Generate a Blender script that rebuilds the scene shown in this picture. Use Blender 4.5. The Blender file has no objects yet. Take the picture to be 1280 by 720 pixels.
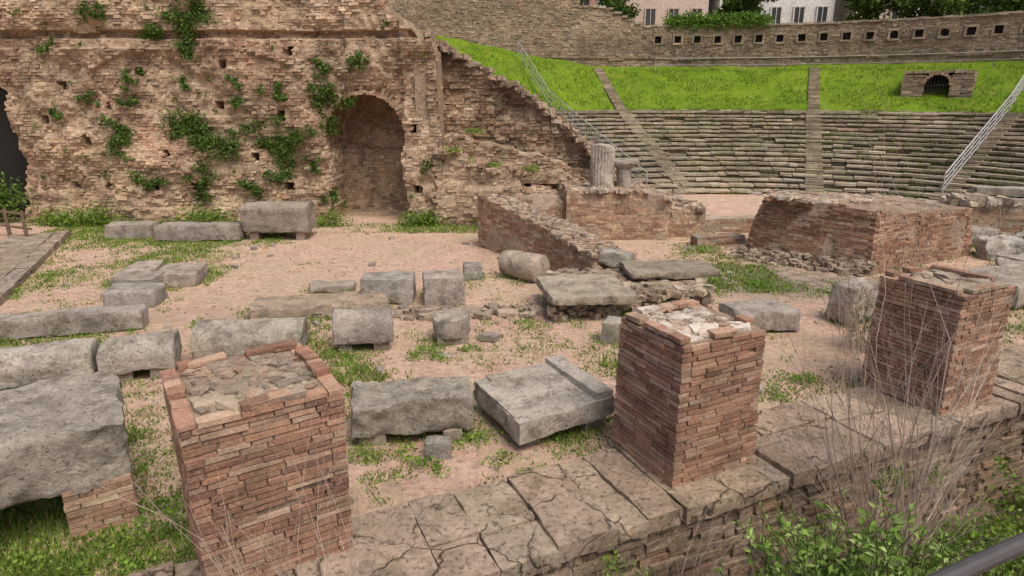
import bpy, math, random
import numpy as np
from mathutils import Vector, noise as mn
random.seed(7)
R=random.random
def U(a,b): return a+(b-a)*R()
def N3(x,y,z=0.0): return mn.noise(Vector((x,y,z)))
def FB(x,y,z=0.0,o=4): return mn.fractal(Vector((x,y,z)),1.0,2.0,o)
sc=bpy.context.scene
sc.view_settings.view_transform='Standard'
try: sc.view_settings.look='None'
except: pass
sc.view_settings.exposure=0

# ------------------------------------------------------------ materials
def newmat(name):
    m=bpy.data.materials.new(name); m.use_nodes=True
    nt=m.node_tree; nt.nodes.clear()
    return m,nt
def nd(nt,t,**k):
    n=nt.nodes.new(t)
    for a,b in k.items(): setattr(n,a,b)
    return n
def noisen(nt,pos,scale,detail=6,rough=.6):
    n=nd(nt,'ShaderNodeTexNoise'); n.inputs['Scale'].default_value=scale
    n.inputs['Detail'].default_value=detail; n.inputs['Roughness'].default_value=rough
    nt.links.new(pos,n.inputs['Vector']); return n.outputs['Fac']
def ramp(nt,fac,p0,c0,p1,c1):
    r=nd(nt,'ShaderNodeValToRGB'); e=r.color_ramp.elements
    e[0].position=p0; e[0].color=(*c0,1) if len(c0)==3 else c0
    e[1].position=p1; e[1].color=(*c1,1)
    nt.links.new(fac,r.inputs[0]); return r.outputs[0]
def mix(nt,kind,fac,a,b):
    m=nd(nt,'ShaderNodeMixRGB',blend_type=kind)
    for i,v in ((0,fac),(1,a),(2,b)):
        if hasattr(v,'links'): nt.links.new(v,m.inputs[i])
        elif isinstance(v,(int,float)): m.inputs[i].default_value=v
        else: m.inputs[i].default_value=(*v,1)
    return m.outputs[0]
def g3(v): return (v,v,v)
def rock_mat(name,base=None,lo=.6,hi=1.3,s1=2.5,s2=28,stain=(.06,.055,.045),stain_amt=.5,
             light=(.6,.54,.45),light_amt=.3,bump=.5,bd=.02,rough=.92,moss=0,pits=0,f2lo=.62,f2hi=1.32,crack=0):
    m,nt=newmat(name)
    geo=nd(nt,'ShaderNodeNewGeometry'); pos=geo.outputs['Position']
    if base is None:
        a=nd(nt,'ShaderNodeAttribute'); a.attribute_name='Col'; col=a.outputs['Color']
    else:
        rg=nd(nt,'ShaderNodeRGB'); rg.outputs[0].default_value=(*base,1); col=rg.outputs[0]
    n1=noisen(nt,pos,s1,8,.65); n2=noisen(nt,pos,s2,6,.7)
    col=mix(nt,'MULTIPLY',1,col,ramp(nt,n1,.3,g3(lo),.7,g3(hi)))
    col=mix(nt,'MULTIPLY',1,col,ramp(nt,n2,.3,g3(f2lo),.72,g3(f2hi)))
    n3=noisen(nt,pos,s1*1.7+.6,9,.72)
    st=ramp(nt,n3,.48,g3(0),.64,g3(stain_amt))
    col=mix(nt,'MIX',st,col,stain)
    n4=noisen(nt,pos,s2*.35,9,.75)
    li=ramp(nt,n4,.54,g3(0),.68,g3(light_amt))
    col=mix(nt,'MIX',li,col,light)
    h=None
    ad=nd(nt,'ShaderNodeMath',operation='ADD'); nt.links.new(n2,ad.inputs[0]); nt.links.new(n4,ad.inputs[1]); h=ad.outputs[0]
    if pits:
        n6=noisen(nt,pos,pits,5,.65)
        pr=ramp(nt,n6,.30,g3(0),.42,g3(1))
        col=mix(nt,'MULTIPLY',.35,col,pr)
        a2=nd(nt,'ShaderNodeMath',operation='MULTIPLY_ADD'); nt.links.new(pr,a2.inputs[0]); a2.inputs[1].default_value=.5; nt.links.new(h,a2.inputs[2]); h=a2.outputs[0]
    if crack:
        nz=nd(nt,'ShaderNodeTexNoise'); nz.inputs['Scale'].default_value=3; nz.inputs['Detail'].default_value=6; nt.links.new(pos,nz.inputs['Vector'])
        wp=mix(nt,'LINEAR_LIGHT',.16,pos,nz.outputs['Color'])
        v=nd(nt,'ShaderNodeTexVoronoi'); v.feature='DISTANCE_TO_EDGE'; v.inputs['Scale'].default_value=crack; nt.links.new(wp,v.inputs['Vector'])
        cr=ramp(nt,v.outputs['Distance'],.004,g3(.25),.022,g3(1))
        cm=ramp(nt,n1,.47,g3(0),.53,g3(1))
        col=mix(nt,'MULTIPLY',cm,col,cr)
        a3=nd(nt,'ShaderNodeMath',operation='MULTIPLY_ADD'); nt.links.new(cr,a3.inputs[0]); a3.inputs[1].default_value=.6; nt.links.new(h,a3.inputs[2]); h=a3.outputs[0]
    if moss:
        n5=noisen(nt,pos,1.3,8,.7)
        sx=nd(nt,'ShaderNodeSeparateXYZ'); nt.links.new(geo.outputs['Normal'],sx.inputs[0])
        mu=nd(nt,'ShaderNodeMath',operation='MULTIPLY'); 
        mr=ramp(nt,n5,.5,g3(0),.66,g3(moss))
        nt.links.new(mr,mu.inputs[0]); 
        up=nd(nt,'ShaderNodeMapRange'); nt.links.new(sx.outputs[2],up.inputs[0]); up.inputs[3].default_value=.25
        nt.links.new(up.outputs[0],mu.inputs[1])
        col=mix(nt,'MIX',mu.outputs[0],col,(.12,.13,.04))
    b=nd(nt,'ShaderNodeBsdfPrincipled'); b.inputs['Roughness'].default_value=rough
    b.inputs['Specular IOR Level'].default_value=.15
    nt.links.new(col,b.inputs['Base Color'])
    bp=nd(nt,'ShaderNodeBump'); bp.inputs['Strength'].default_value=bump; bp.inputs['Distance'].default_value=bd
    nt.links.new(h,bp.inputs['Height']); nt.links.new(bp.outputs[0],b.inputs['Normal'])
    o=nd(nt,'ShaderNodeOutputMaterial'); nt.links.new(b.outputs[0],o.inputs[0])
    return m
M_BRICK=rock_mat('brick',lo=.68,hi=1.25,s1=1.6,s2=48,stain=(.15,.105,.075),stain_amt=.5,light=(.58,.45,.35),light_amt=.5,bump=.8,bd=.012)
M_WALL=rock_mat('old_masonry',lo=.68,hi=1.25,s1=.7,s2=11,stain=(.20,.125,.08),stain_amt=.55,light=(.68,.51,.36),light_amt=.42,bump=.9,bd=.06)
M_STONE=rock_mat('weathered_stone',lo=.68,hi=1.2,s1=1.7,s2=22,stain=(.15,.125,.095),stain_amt=.8,light=(.58,.52,.44),light_amt=.5,bump=.9,bd=.028,moss=.14,pits=26,f2lo=.72,f2hi=1.2)
M_COPE=rock_mat('coping_stone',lo=.66,hi=1.2,s1=1.4,s2=20,stain=(.15,.11,.075),stain_amt=.75,light=(.52,.41,.32),light_amt=.45,bump=.9,bd=.02,moss=.22,pits=20,f2lo=.72,f2hi=1.2,crack=1.5)
M_SEAT=rock_mat('seat_stone',lo=.65,hi=1.25,s1=.5,s2=9,stain=(.13,.115,.07),stain_amt=.55,light=(.48,.40,.31),light_amt=.5,bump=.6,bd=.05,moss=.45)
def leaf_mat(name):
    m,nt=newmat(name)
    a=nd(nt,'ShaderNodeAttribute'); a.attribute_name='Col'
    b=nd(nt,'ShaderNodeBsdfPrincipled'); b.inputs['Roughness'].default_value=.6
    b.inputs['Specular IOR Level'].default_value=.2
    geo=nd(nt,'ShaderNodeNewGeometry')
    n=noisen(nt,geo.outputs['Position'],3,4)
    c=mix(nt,'MULTIPLY',1,a.outputs['Color'],ramp(nt,n,.3,g3(.7),.7,g3(1.3)))
    nt.links.new(c,b.inputs['Base Color'])
    t=nd(nt,'ShaderNodeBsdfTranslucent'); nt.links.new(c,t.inputs[0])
    ms=nd(nt,'ShaderNodeMixShader'); ms.inputs[0].default_value=.3
    nt.links.new(b.outputs[0],ms.inputs[1]); nt.links.new(t.outputs[0],ms.inputs[2])
    o=nd(nt,'ShaderNodeOutputMaterial'); nt.links.new(ms.outputs[0],o.inputs[0]); return m
M_LEAF=leaf_mat('leaf')
def flat_mat(name,col,rough=.5,metal=0,var=.15):
    m,nt=newmat(name); b=nd(nt,'ShaderNodeBsdfPrincipled')
    geo=nd(nt,'ShaderNodeNewGeometry'); n=noisen(nt,geo.outputs['Position'],6,6)
    c=mix(nt,'MULTIPLY',1,col,ramp(nt,n,.3,g3(1-var),.7,g3(1+var)))
    nt.links.new(c,b.inputs['Base Color']); b.inputs['Roughness'].default_value=rough; b.inputs['Metallic'].default_value=metal
    o=nd(nt,'ShaderNodeOutputMaterial'); nt.links.new(b.outputs[0],o.inputs[0]); return m
M_METAL=flat_mat('galvanised_metal',(.45,.44,.43),.5,.4)
M_DARKMETAL=flat_mat('dark_metal',(.09,.08,.08),.45,.2)
M_WOOD=flat_mat('old_wood',(.16,.11,.07),.8,0,.3)
M_SHADE=flat_mat('painted_shade',(.02,.017,.014),.95)  # near-black colour standing in for deep shade inside openings
M_GLASS=flat_mat('window_glass',(.05,.06,.07),.15)
M_PLASTER=rock_mat('render_plaster',None,.85,1.1,.4,6,(.3,.27,.22),.2,(.8,.76,.7),.2,.1,.01)
# ground : Col.r = grass mask , Col.g = grey rubble mask, Col.b = darker trench ground
def ground_mat(name):
    m,nt=newmat(name); geo=nd(nt,'ShaderNodeNewGeometry'); pos=geo.outputs['Position']
    a=nd(nt,'ShaderNodeAttribute'); a.attribute_name='Col'
    sp=nd(nt,'ShaderNodeSeparateColor'); nt.links.new(a.outputs['Color'],sp.inputs[0])
    f1=noisen(nt,pos,2.2,9,.72); f2=noisen(nt,pos,70,4,.75); f3=noisen(nt,pos,9,8,.75); f0=noisen(nt,pos,.5,6,.6)
    gravel=ramp(nt,f1,.3,(.51,.32,.235),.7,(.75,.53,.415))
    gravel=mix(nt,'MULTIPLY',1,gravel,ramp(nt,f2,.3,g3(.55),.7,g3(1.35)))
    gravel=mix(nt,'MIX',ramp(nt,f0,.42,g3(0),.6,g3(.6)),gravel,(.52,.41,.27))
    gravel=mix(nt,'MULTIPLY',1,gravel,ramp(nt,f3,.36,g3(.68),.58,g3(1.08)))
    grey=ramp(nt,f3,.3,(.20,.165,.13),.7,(.46,.38,.31))
    v=nd(nt,'ShaderNodeTexVoronoi'); v.inputs['Scale'].default_value=4.5; nt.links.new(pos,v.inputs['Vector'])
    grey=mix(nt,'MULTIPLY',1,grey,ramp(nt,v.outputs['Distance'],.25,g3(1.1),.75,g3(.5)))
    def addn(x,n,k):
        s=nd(nt,'ShaderNodeMath',operation='MULTIPLY_ADD'); nt.links.new(n,s.inputs[0]); s.inputs[1].default_value=k
        nt.links.new(x,s.inputs[2]); return s.outputs[0]
    c=mix(nt,'MIX',ramp(nt,addn(sp.outputs[1],f3,.9),.78,g3(0),1.0,g3(1)),gravel,grey)
    grass=ramp(nt,f3,.3,(.16,.19,.035),.7,(.36,.37,.10))
    grass=mix(nt,'MULTIPLY',1,grass,ramp(nt,f2,.3,g3(.5),.7,g3(1.4)))
    gm=ramp(nt,addn(addn(sp.outputs[0],f3,1.3),f2,.8),1.26,g3(0),1.66,g3(.9))
    c=mix(nt,'MIX',gm,c,grass)
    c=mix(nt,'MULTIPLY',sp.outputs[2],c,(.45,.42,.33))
    b=nd(nt,'ShaderNodeBsdfPrincipled'); b.inputs['Roughness'].default_value=.95; b.inputs['Specular IOR Level'].default_value=.12
    nt.links.new(c,b.inputs['Base Color'])
    bp=nd(nt,'ShaderNodeBump'); bp.inputs['Strength'].default_value=.8; bp.inputs['Distance'].default_value=.03
    ad=nd(nt,'ShaderNodeMath',operation='ADD'); nt.links.new(f2,ad.inputs[0]); nt.links.new(f3,ad.inputs[1])
    nt.links.new(ad.outputs[0],bp.inputs['Height']); nt.links.new(bp.outputs[0],b.inputs['Normal'])
    o=nd(nt,'ShaderNodeOutputMaterial'); nt.links.new(b.outputs[0],o.inputs[0]); return m
M_GROUND=ground_mat('gravel_and_grass')
def lawn_mat():
    m,nt=newmat('lawn'); geo=nd(nt,'ShaderNodeNewGeometry'); pos=geo.outputs['Position']
    f1=noisen(nt,pos,.35,8,.7); f2=noisen(nt,pos,5,8,.8); f3=noisen(nt,pos,1.1,9,.75)
    c=ramp(nt,f1,.3,(.10,.19,.012),.7,(.20,.30,.022))
    c=mix(nt,'MULTIPLY',1,c,ramp(nt,f2,.3,g3(.45),.7,g3(1.4)))
    c=mix(nt,'MIX',ramp(nt,f3,.5,g3(0),.68,g3(.6)),c,(.25,.27,.05))
    b=nd(nt,'ShaderNodeBsdfPrincipled'); b.inputs['Roughness'].default_value=.9; b.inputs['Specular IOR Level'].default_value=.1
    nt.links.new(c,b.inputs['Base Color'])
    bp=nd(nt,'ShaderNodeBump'); bp.inputs['Strength'].default_value=.8; bp.inputs['Distance'].default_value=.15
    nt.links.new(f2,bp.inputs['Height']); nt.links.new(bp.outputs[0],b.inputs['Normal'])
    o=nd(nt,'ShaderNodeOutputMaterial'); nt.links.new(b.outputs[0],o.inputs[0]); return m
M_LAWN=lawn_mat()

# ------------------------------------------------------------ mesh collector
class MB:
    def __init__(s): s.v=[]; s.f=[]; s.c=[]
    def face(s,idx,c): s.f.append(idx); s.c.append(c)
    def box(s,cx,cy,cz,ax,hx,hy,hz,col,jit=0.0,tilt=0.0):
        ca,sa=math.cos(ax),math.sin(ax); b=len(s.v)
        tx=U(-tilt,tilt); ty=U(-tilt,tilt)
        for dz in (-1,1):
            for dx,dy in ((-1,-1),(1,-1),(1,1),(-1,1)):
                lx=dx*hx+U(-jit,jit); ly=dy*hy+U(-jit,jit); lz=dz*hz+U(-jit,jit)+tx*lx+ty*ly
                s.v.append((cx+lx*ca-ly*sa,cy+lx*sa+ly*ca,cz+lz))
        for q in ((0,3,2,1),(4,5,6,7),(0,1,5,4),(1,2,6,5),(2,3,7,6),(3,0,4,7)):
            s.f.append(tuple(b+i for i in q)); s.c.append(col)
    def leaf(s,p,size,col,asp=.6,up=.0):
        a=Vector((U(-1,1),U(-1,1),U(-1,1)+up)).normalized()
        b=a.cross(Vector((U(-1,1),U(-1,1),U(-1,1)))).normalized()
        h=size*.5; k=len(s.v); p=Vector(p)
        for q in (p-a*h,p+b*h*asp,p+a*h,p-b*h*asp): s.v.append(tuple(q))
        s.f.append((k,k+1,k+2,k+3)); s.c.append(col)
    def blade(s,x,y,z,h,w,col):
        a=R()*6.283; dx,dy=math.cos(a)*w,math.sin(a)*w; k=len(s.v); l=h*.5
        s.v+= [(x-dx,y-dy,z),(x+dx,y+dy,z),(x+U(-l,l),y+U(-l,l),z+h)]
        s.f.append((k,k+1,k+2)); s.c.append(col)
    def tube(s,p,q,r0,r1,col,n=4):
        p=Vector(p);q=Vector(q);d=(q-p)
        if d.length<1e-6:return
        d.normalize(); a=d.orthogonal().normalized(); b=d.cross(a); k=len(s.v)
        for c,r in ((p,r0),(q,r1)):
            for i in range(n):
                t=6.2832*i/n; s.v.append(tuple(c+a*math.cos(t)*r+b*math.sin(t)*r))
        for i in range(n):
            j=(i+1)%n; s.f.append((k+i,k+j,k+n+j,k+n+i)); s.c.append(col)
        s.f.append(tuple(k+n+i for i in range(n))); s.c.append(col)
    def rough(s,cx,cy,z0,L,W,H,rot,col,amp=.03,bev=.04,res=.08,prof=None,tiltx=0,tilty=0,seed=None,edge=None):
        """weathered block, bottom at z0; prof(x01,y)->(height factor)"""
        ca,sa=math.cos(rot),math.sin(rot); sd=U(0,100) if seed is None else seed
        hx,hy,hz=L/2,W/2,H/2
        nx=max(2,min(40,int(L/res)));ny=max(2,min(40,int(W/res)));nz=max(2,min(18,int(H/res)))
        def T(a,b,c):
            x,y,z=a*hx,b*hy,c*hz
            nb=.25+2.6*max(0,N3(x*2.6+sd,y*2.6,z*2.6+4)+.1)
            e=max(.004,min(bev*nb,hx*.9,hy*.9,hz*.9))
            qx=max(-(hx-e),min(hx-e,x));qy=max(-(hy-e),min(hy-e,y));qz=max(-(hz-e),min(hz-e,z))
            d=Vector((x-qx,y-qy,z-qz)); 
            if d.length>e: d=d.normalized()*e
            x,y,z=qx+d.x,qy+d.y,qz+d.z
            if prof: z=-hz+(z+hz)*prof(x/hx,y/hy)
            nv=Vector((x*1.6+sd,y*1.6,z*1.6)); o=mn.noise_vector(nv)*amp+mn.noise_vector(nv*4.1)*amp*.5+mn.noise_vector(nv*10)*amp*.3
            if edge:
                k=mn.noise(Vector((x*1.3+sd,y*1.3,7.7)))
                x*=1+edge*k; y*=1+edge*mn.noise(Vector((x*1.1+sd,y*1.1,1.7)))
            x+=o.x;y+=o.y;z+=o.z
            z+=tiltx*x+tilty*y
            return (cx+x*ca-y*sa,cy+x*sa+y*ca,z0+hz+z)
        def grid(n,m,fn):
            k=len(s.v)
            for i in range(n+1):
                for j in range(m+1): s.v.append(T(*fn(-1+2*i/n,-1+2*j/m)))
            for i in range(n):
                for j in range(m):
                    a=k+i*(m+1)+j; s.f.append((a,a+m+1,a+m+2,a+1)); s.c.append(col)
        grid(nx,ny,lambda a,b:(a,b,1)); grid(ny,nx,lambda a,b:(b,a,-1))
        grid(nx,nz,lambda a,b:(a,-1,b)); grid(nz,nx,lambda a,b:(b,1,a))
        grid(nz,ny,lambda a,b:(-1,b,a)) ; grid(ny,nz,lambda a,b:(1,a,b))
    def build(s,name,mat,merge=False,smooth=False,center=True):
        V=np.array(s.v,dtype=np.float32)
        c=Vector((0,0,0))
        if center and len(V):
            mn_,mx_=V.min(0),V.max(0); c=Vector(((mn_[0]+mx_[0])/2,(mn_[1]+mx_[1])/2,float(mn_[2])))
            V=V-np.array(c,dtype=np.float32)
        me=bpy.data.meshes.new(name); me.from_pydata(V.tolist(),[],s.f)
        at=me.color_attributes.new('Col','FLOAT_COLOR','CORNER')
        cnt=np.array([len(f) for f in s.f]); C=np.ones((len(s.f),4),dtype=np.float32); C[:,:3]=np.array(s.c,dtype=np.float32)
        at.data.foreach_set('color',np.repeat(C,cnt,axis=0).ravel())
        if smooth: me.polygons.foreach_set('use_smooth',[True]*len(me.polygons))
        me.materials.append(mat)
        if merge:
            import bmesh
            bm=bmesh.new(); bm.from_mesh(me); bmesh.ops.remove_doubles(bm,verts=bm.verts,dist=.0008)
            bmesh.ops.recalc_face_normals(bm,faces=bm.faces)
            if smooth:
                for e in bm.edges:
                    if len(e.link_faces)==2 and e.calc_face_angle(0)>.7: e.smooth=False
            bm.to_mesh(me); bm.free()
        me.update()
        o=bpy.data.objects.new(name,me); o.location=c; bpy.context.collection.objects.link(o); return o
def join_parent(name,parts):
    e=bpy.data.objects.new(name,None); bpy.context.collection.objects.link(e)
    for n,o in parts: o.name=n; o.parent=e
    return e
def jc(c,k=.12):
    m=1+U(-k,k); return (c[0]*m*(1+U(-.04,.04)),c[1]*m,c[2]*m*(1+U(-.04,.04)))
BRK=[(.42,.245,.165),(.37,.205,.135),(.46,.28,.19),(.33,.18,.125),(.49,.33,.24),(.29,.16,.115),(.40,.225,.15),(.45,.30,.21)]
BRK2=[(.47,.305,.205),(.43,.27,.185),(.52,.365,.25),(.38,.235,.16),(.55,.415,.29),(.35,.21,.145)]
STN=[(.58,.43,.295),(.52,.38,.26),(.62,.48,.34),(.47,.335,.225),(.56,.41,.29),(.44,.31,.22),(.64,.51,.375)]
GRY=(.42,.37,.315)

# ------------------------------------------------------------ masonry builders
def inset(pts,d):
    cx=sum(p[0] for p in pts)/len(pts); cy=sum(p[1] for p in pts)/len(pts); o=[]
    for p in pts:
        v=Vector((p[0]-cx,p[1]-cy)); l=v.length; v*=max(0,(l-d*1.4))/l; o.append((cx+v.x,cy+v.y))
    return o
def quad_core(M,pb,pt,z0,z1,col,topf=None,n=10):
    k=len(M.v)
    def P(a,b,top):
        q=pt if top else pb
        x=(q[0][0]*(1-a)+q[1][0]*a)*(1-b)+(q[3][0]*(1-a)+q[2][0]*a)*b
        y=(q[0][1]*(1-a)+q[1][1]*a)*(1-b)+(q[3][1]*(1-a)+q[2][1]*a)*b
        return x,y
    for i in range(n+1):
        for j in range(n+1):
            x,y=P(i/n,j/n,True); z=min(z1,topf(x,y)) if topf else z1
            M.v.append((x,y,z-.02+.03*N3(x*4,y*4,3)))
    for i in range(n):
        for j in range(n):
            a=k+i*(n+1)+j; M.face((a,a+n+1,a+n+2,a+1),col)
    ring=[(i,0) for i in range(n)]+[(n,j) for j in range(n)]+[(n-i,n) for i in range(n)]+[(0,n-j) for j in range(n)]
    kb=len(M.v)
    for i,j in ring: x,y=P(i/n,j/n,False); M.v.append((x,y,z0))
    for t in range(len(ring)):
        i,j=ring[t];i2,j2=ring[(t+1)%len(ring)]
        M.face((kb+t,kb+(t+1)%len(ring),k+i2*(n+1)+j2,k+i*(n+1)+j),col)
def brick_quad(M,pb,pt,z0,z1,ch=.058,bl=.30,depth=.12,pal=BRK,miss=.015,topf=None,jit=.003,prot=.005,mortar=(.46,.35,.26),gap=.009,erode=0,ins=.010,cv=.12,drop=True,ermax=9):
    k=0; z=z0
    while z+ch*.6<z1:
        t=(z-z0)/(z1-z0); pts=[(pb[i][0]*(1-t)+pt[i][0]*t,pb[i][1]*(1-t)+pt[i][1]*t) for i in range(4)]
        cm=1+U(-.12,.12); hh=ch*U(.85,1.12)
        for e in range(4):
            a=Vector(pts[e]); b=Vector(pts[(e+1)%4]); d=b-a; L=d.length; d/=L; n=Vector((d.y,-d.x))
            s0,s1=(0,L) if (e+k)%2==0 else (depth+.006,L-depth-.006)
            s=s0; first=True
            while s<s1-.03:
                l=U(bl*.5,bl*1.3)*(U(.4,1) if first else 1); first=False
                l=min(l,s1-s)
                if s1-(s+l)<.07: l=s1-s
                m=a+d*(s+l/2)
                ok=R()>miss
                if topf and z+ch>topf(m.x,m.y)+U(-.02,.02): ok=False
                er=0
                if erode:
                    q=N3(m.x*1.3+5,m.y*1.3,z*1.5)
                    er=min(ermax,max(0,q-.15)*erode)
                    if drop and q>.42 and R()<.5: ok=False
                if ok:
                    c=m-n*(depth/2+er)+n*U(-prot,prot)
                    cc=jc(random.choice(pal),cv); cc=(cc[0]*cm,cc[1]*cm,cc[2]*cm)
                    M.box(c.x,c.y,z+hh/2+U(-.002,.002),math.atan2(d.y,d.x)+U(-.008,.008),(l-gap*U(.5,2))/2,depth/2,(hh-gap)/2,cc,jit)
                s+=l
        z+=hh;k+=1
    quad_core(M,inset(pb,ins),inset(pt,ins),z0,z1,mortar,topf)
def sq(cx,cy,L,W,rot):
    ca,sa=math.cos(rot),math.sin(rot)
    return [(cx+x*ca-y*sa,cy+x*sa+y*ca) for x,y in ((-L/2,-W/2),(L/2,-W/2),(L/2,W/2),(-L/2,W/2))]
def rubble(M,fn,n,smin,smax,pal,flat=.6,k=.15):
    for _ in range(n):
        p=fn()
        if p is None: continue
        x,y,z=p; s=U(smin,smax); c=jc(random.choice(pal),k)
        M.box(x,y,z+s*.2*flat,R()*3.14,s*.5,s*U(.3,.5),s*.5*flat,c,s*.13,.15)

def panel(M,path,L,z0,topf,ch,lr,pal,depthf=None,thick=.2,prot=.015,miss=.03,back=(.45,.34,.24),res=.15,skip=None,cap=.9,gap=.014,bk=.016,cv=.12,bn=.02):
    """path(s)->(x,y,nx,ny)  normal faces viewer"""
    df=depthf or (lambda s,z:0.0)
    z=z0;
    zmax=max(topf(L*i/60) for i in range(61))
    while z<zmax:
        c=ch*U(.7,1.3); s=U(-.2,0)
        while s<L:
            l=U(*lr); m=s+l/2
            ms=miss(m,z) if callable(miss) else miss
            if m<L and z+c*.5<topf(m)+U(-.04,.04) and R()>ms and not(skip and skip(m,z+c/2)):
                x,y,nx,ny=path(max(0,m)); d=df(m,z+c/2)
                p=-d-thick/2+U(-prot,prot)
                col=pal(m,z) if callable(pal) else random.choice(pal)
                M.box(x+nx*p,y+ny*p,z+c/2+.02*N3(m*1.5,z*3,5),math.atan2(nx,-ny),(l-gap)/2,thick/2,(c-gap)/2,jc(col,cv),min(.018,c*.14))
            s+=l
        z+=c
    nx_=max(2,int(L/res)); nz=max(2,int((zmax-z0)/res)); k=len(M.v)
    for i in range(nx_+1):
        s=L*i/nx_; x,y,nx,ny=path(s); tz=topf(s)
        for j in range(nz+1):
            zz=z0+(zmax-z0)*j/nz; zc=min(zz,tz-.03)
            d=df(s,zc)+bk+bn*N3(s*5,zc*5,3)
            M.v.append((x-nx*d,y-ny*d,zc))
        M.v.append((x-nx*cap,y-ny*cap,tz-.03+.05*N3(s*2,3))); M.v.append((x-nx*cap,y-ny*cap,z0))
    w=nz+3
    for i in range(nx_):
        for j in range(w-1):
            a=k+i*w+j; M.face((a,a+w,a+w+1,a+1),jc(back,.10))
    for i in (0,nx_):
        M.face(tuple(k+i*w+j for j in range(w)) if i else tuple(k+i*w+j for j in reversed(range(w))),back)

# ------------------------------------------------------------ layout helpers
WD=math.radians(24.4); dW=Vector((math.cos(WD),math.sin(WD))); nW=Vector((-dW.y,dW.x))
def wn(x,y): return x*nW.x+y*nW.y
def fromW(s,n): return (dW.x*s+nW.x*n,dW.y*s+nW.y*n)
stones_xy=[]
def ss(a,b,t): t=max(0,min(1,(t-a)/(b-a))); return t*t*(3-2*t)
def gz(x,y):
    n=wn(x,y)
    z=.035*N3(x*.6,y*.6)+.015*N3(x*2.3,y*2.3)
    z-=(1.3+.75*(1-ss(2,6,x)))*(1-ss(4.3,4.5,n))
    z+=(2.3+.75*(1-ss(2,6,x)))*(1-ss(.95,1.15,n))
    if n<4.3 and n>1.2: z+=.12*FB(x*.9,y*.9,2)+.25*(1-ss(1.2,2.4,n))
    if x>3.0 and y>18.8: z-=.75*ss(18.8,19.2,y)*ss(3.0,3.4,x)
    return z
def gmask(x,y):
    n=wn(x,y)
    if n<4.4: return .55
    g=.36+.66*FB(x*.45+3,y*.45,1.5,5)
    if x<-6.5 and y>9.5: g+=.36
    if -6.0<x<.8 and 13.2<y<18.6: g-=.26
    if y>18.6 and x<3: g+=.45
    if 5.3<n<6.1: g+=.2
    if x<-2.5 and y<8: g+=.32
    if x>1.2 and 8<y<12.3: g-=.12
    if 4.0<x<6.0 and 12.6<y<15: g+=.6
    if -4<x<2.5 and 7.5<y<11: g+=.17
    if x>8: g+=.22
    for (sx,sy,r) in stones_xy:
        d=math.hypot(x-sx,y-sy)-r
        if d<.4: g+=.26*(1-max(0,d)/.4); break
    return max(0,min(1,g))

# ------------------------------------------------------------ foreground brick pillars
def cap_top(M,pts,z,light):
    p2=inset(pts,.17)
    def pt():
        a,b=R(),R()
        x=(p2[0][0]*(1-a)+p2[1][0]*a)*(1-b)+(p2[3][0]*(1-a)+p2[2][0]*a)*b
        y=(p2[0][1]*(1-a)+p2[1][1]*a)*(1-b)+(p2[3][1]*(1-a)+p2[2][1]*a)*b
        return x,y,z-.03
    for _ in range(20):
        x,y,zz=pt(); M.rough(x,y,zz-.03+U(-.01,.01),U(.12,.34),U(.1,.26),U(.05,.085),R()*3,jc(light,.25),.03,.02,.03)
    rubble(M,pt,200,.025,.12,[light,(.44,.33,.25),(.36,.24,.17),(.28,.22,.17)],.5)
def pillar(cx,cy,L,W,rot,z0,z1,light,flare=.03,er=0,pal=BRK):
    M=MB(); pt=sq(cx,cy,L,W,rot); pb=sq(cx,cy,L+flare,W+flare,rot)
    brick_quad(M,pb,pt,z0,z1,ch=.053,bl=.33,pal=pal,erode=er,miss=.010,jit=.0035,prot=.007,mortar=(.31,.235,.17),gap=.010,ins=.034,drop=False,ermax=.014)  # mortar darkened as well as recessed so joints read as thin shadows
    cap_top(M,pt,z1,light)
    for _ in range(16):
        e=random.randrange(4); a=Vector(pt[e]);b=Vector(pt[(e+1)%4]); q=a.lerp(b,U(.1,.9)); q=q+(Vector((cx,cy))-q)*.11
        M.box(q.x,q.y,z1+.022,math.atan2((b-a).y,(b-a).x)+U(-.1,.1),U(.08,.16),.06,.022,jc(random.choice(pal+[light]),.1),.007)
    return M.build('brick_pillar',M_BRICK)
pillar(-2.18,4.86,1.2,1.2,math.radians(33),.1,1.66,(.37,.295,.22),-.04,.12)
pillar(1.86,6.24,1.08,.98,math.radians(27),.14,1.67,(.60,.52,.44),.05,.18)
pillar(5.50,7.8,1.05,1.05,math.radians(26),.14,1.67,(.38,.31,.235),.04,.16)

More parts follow.
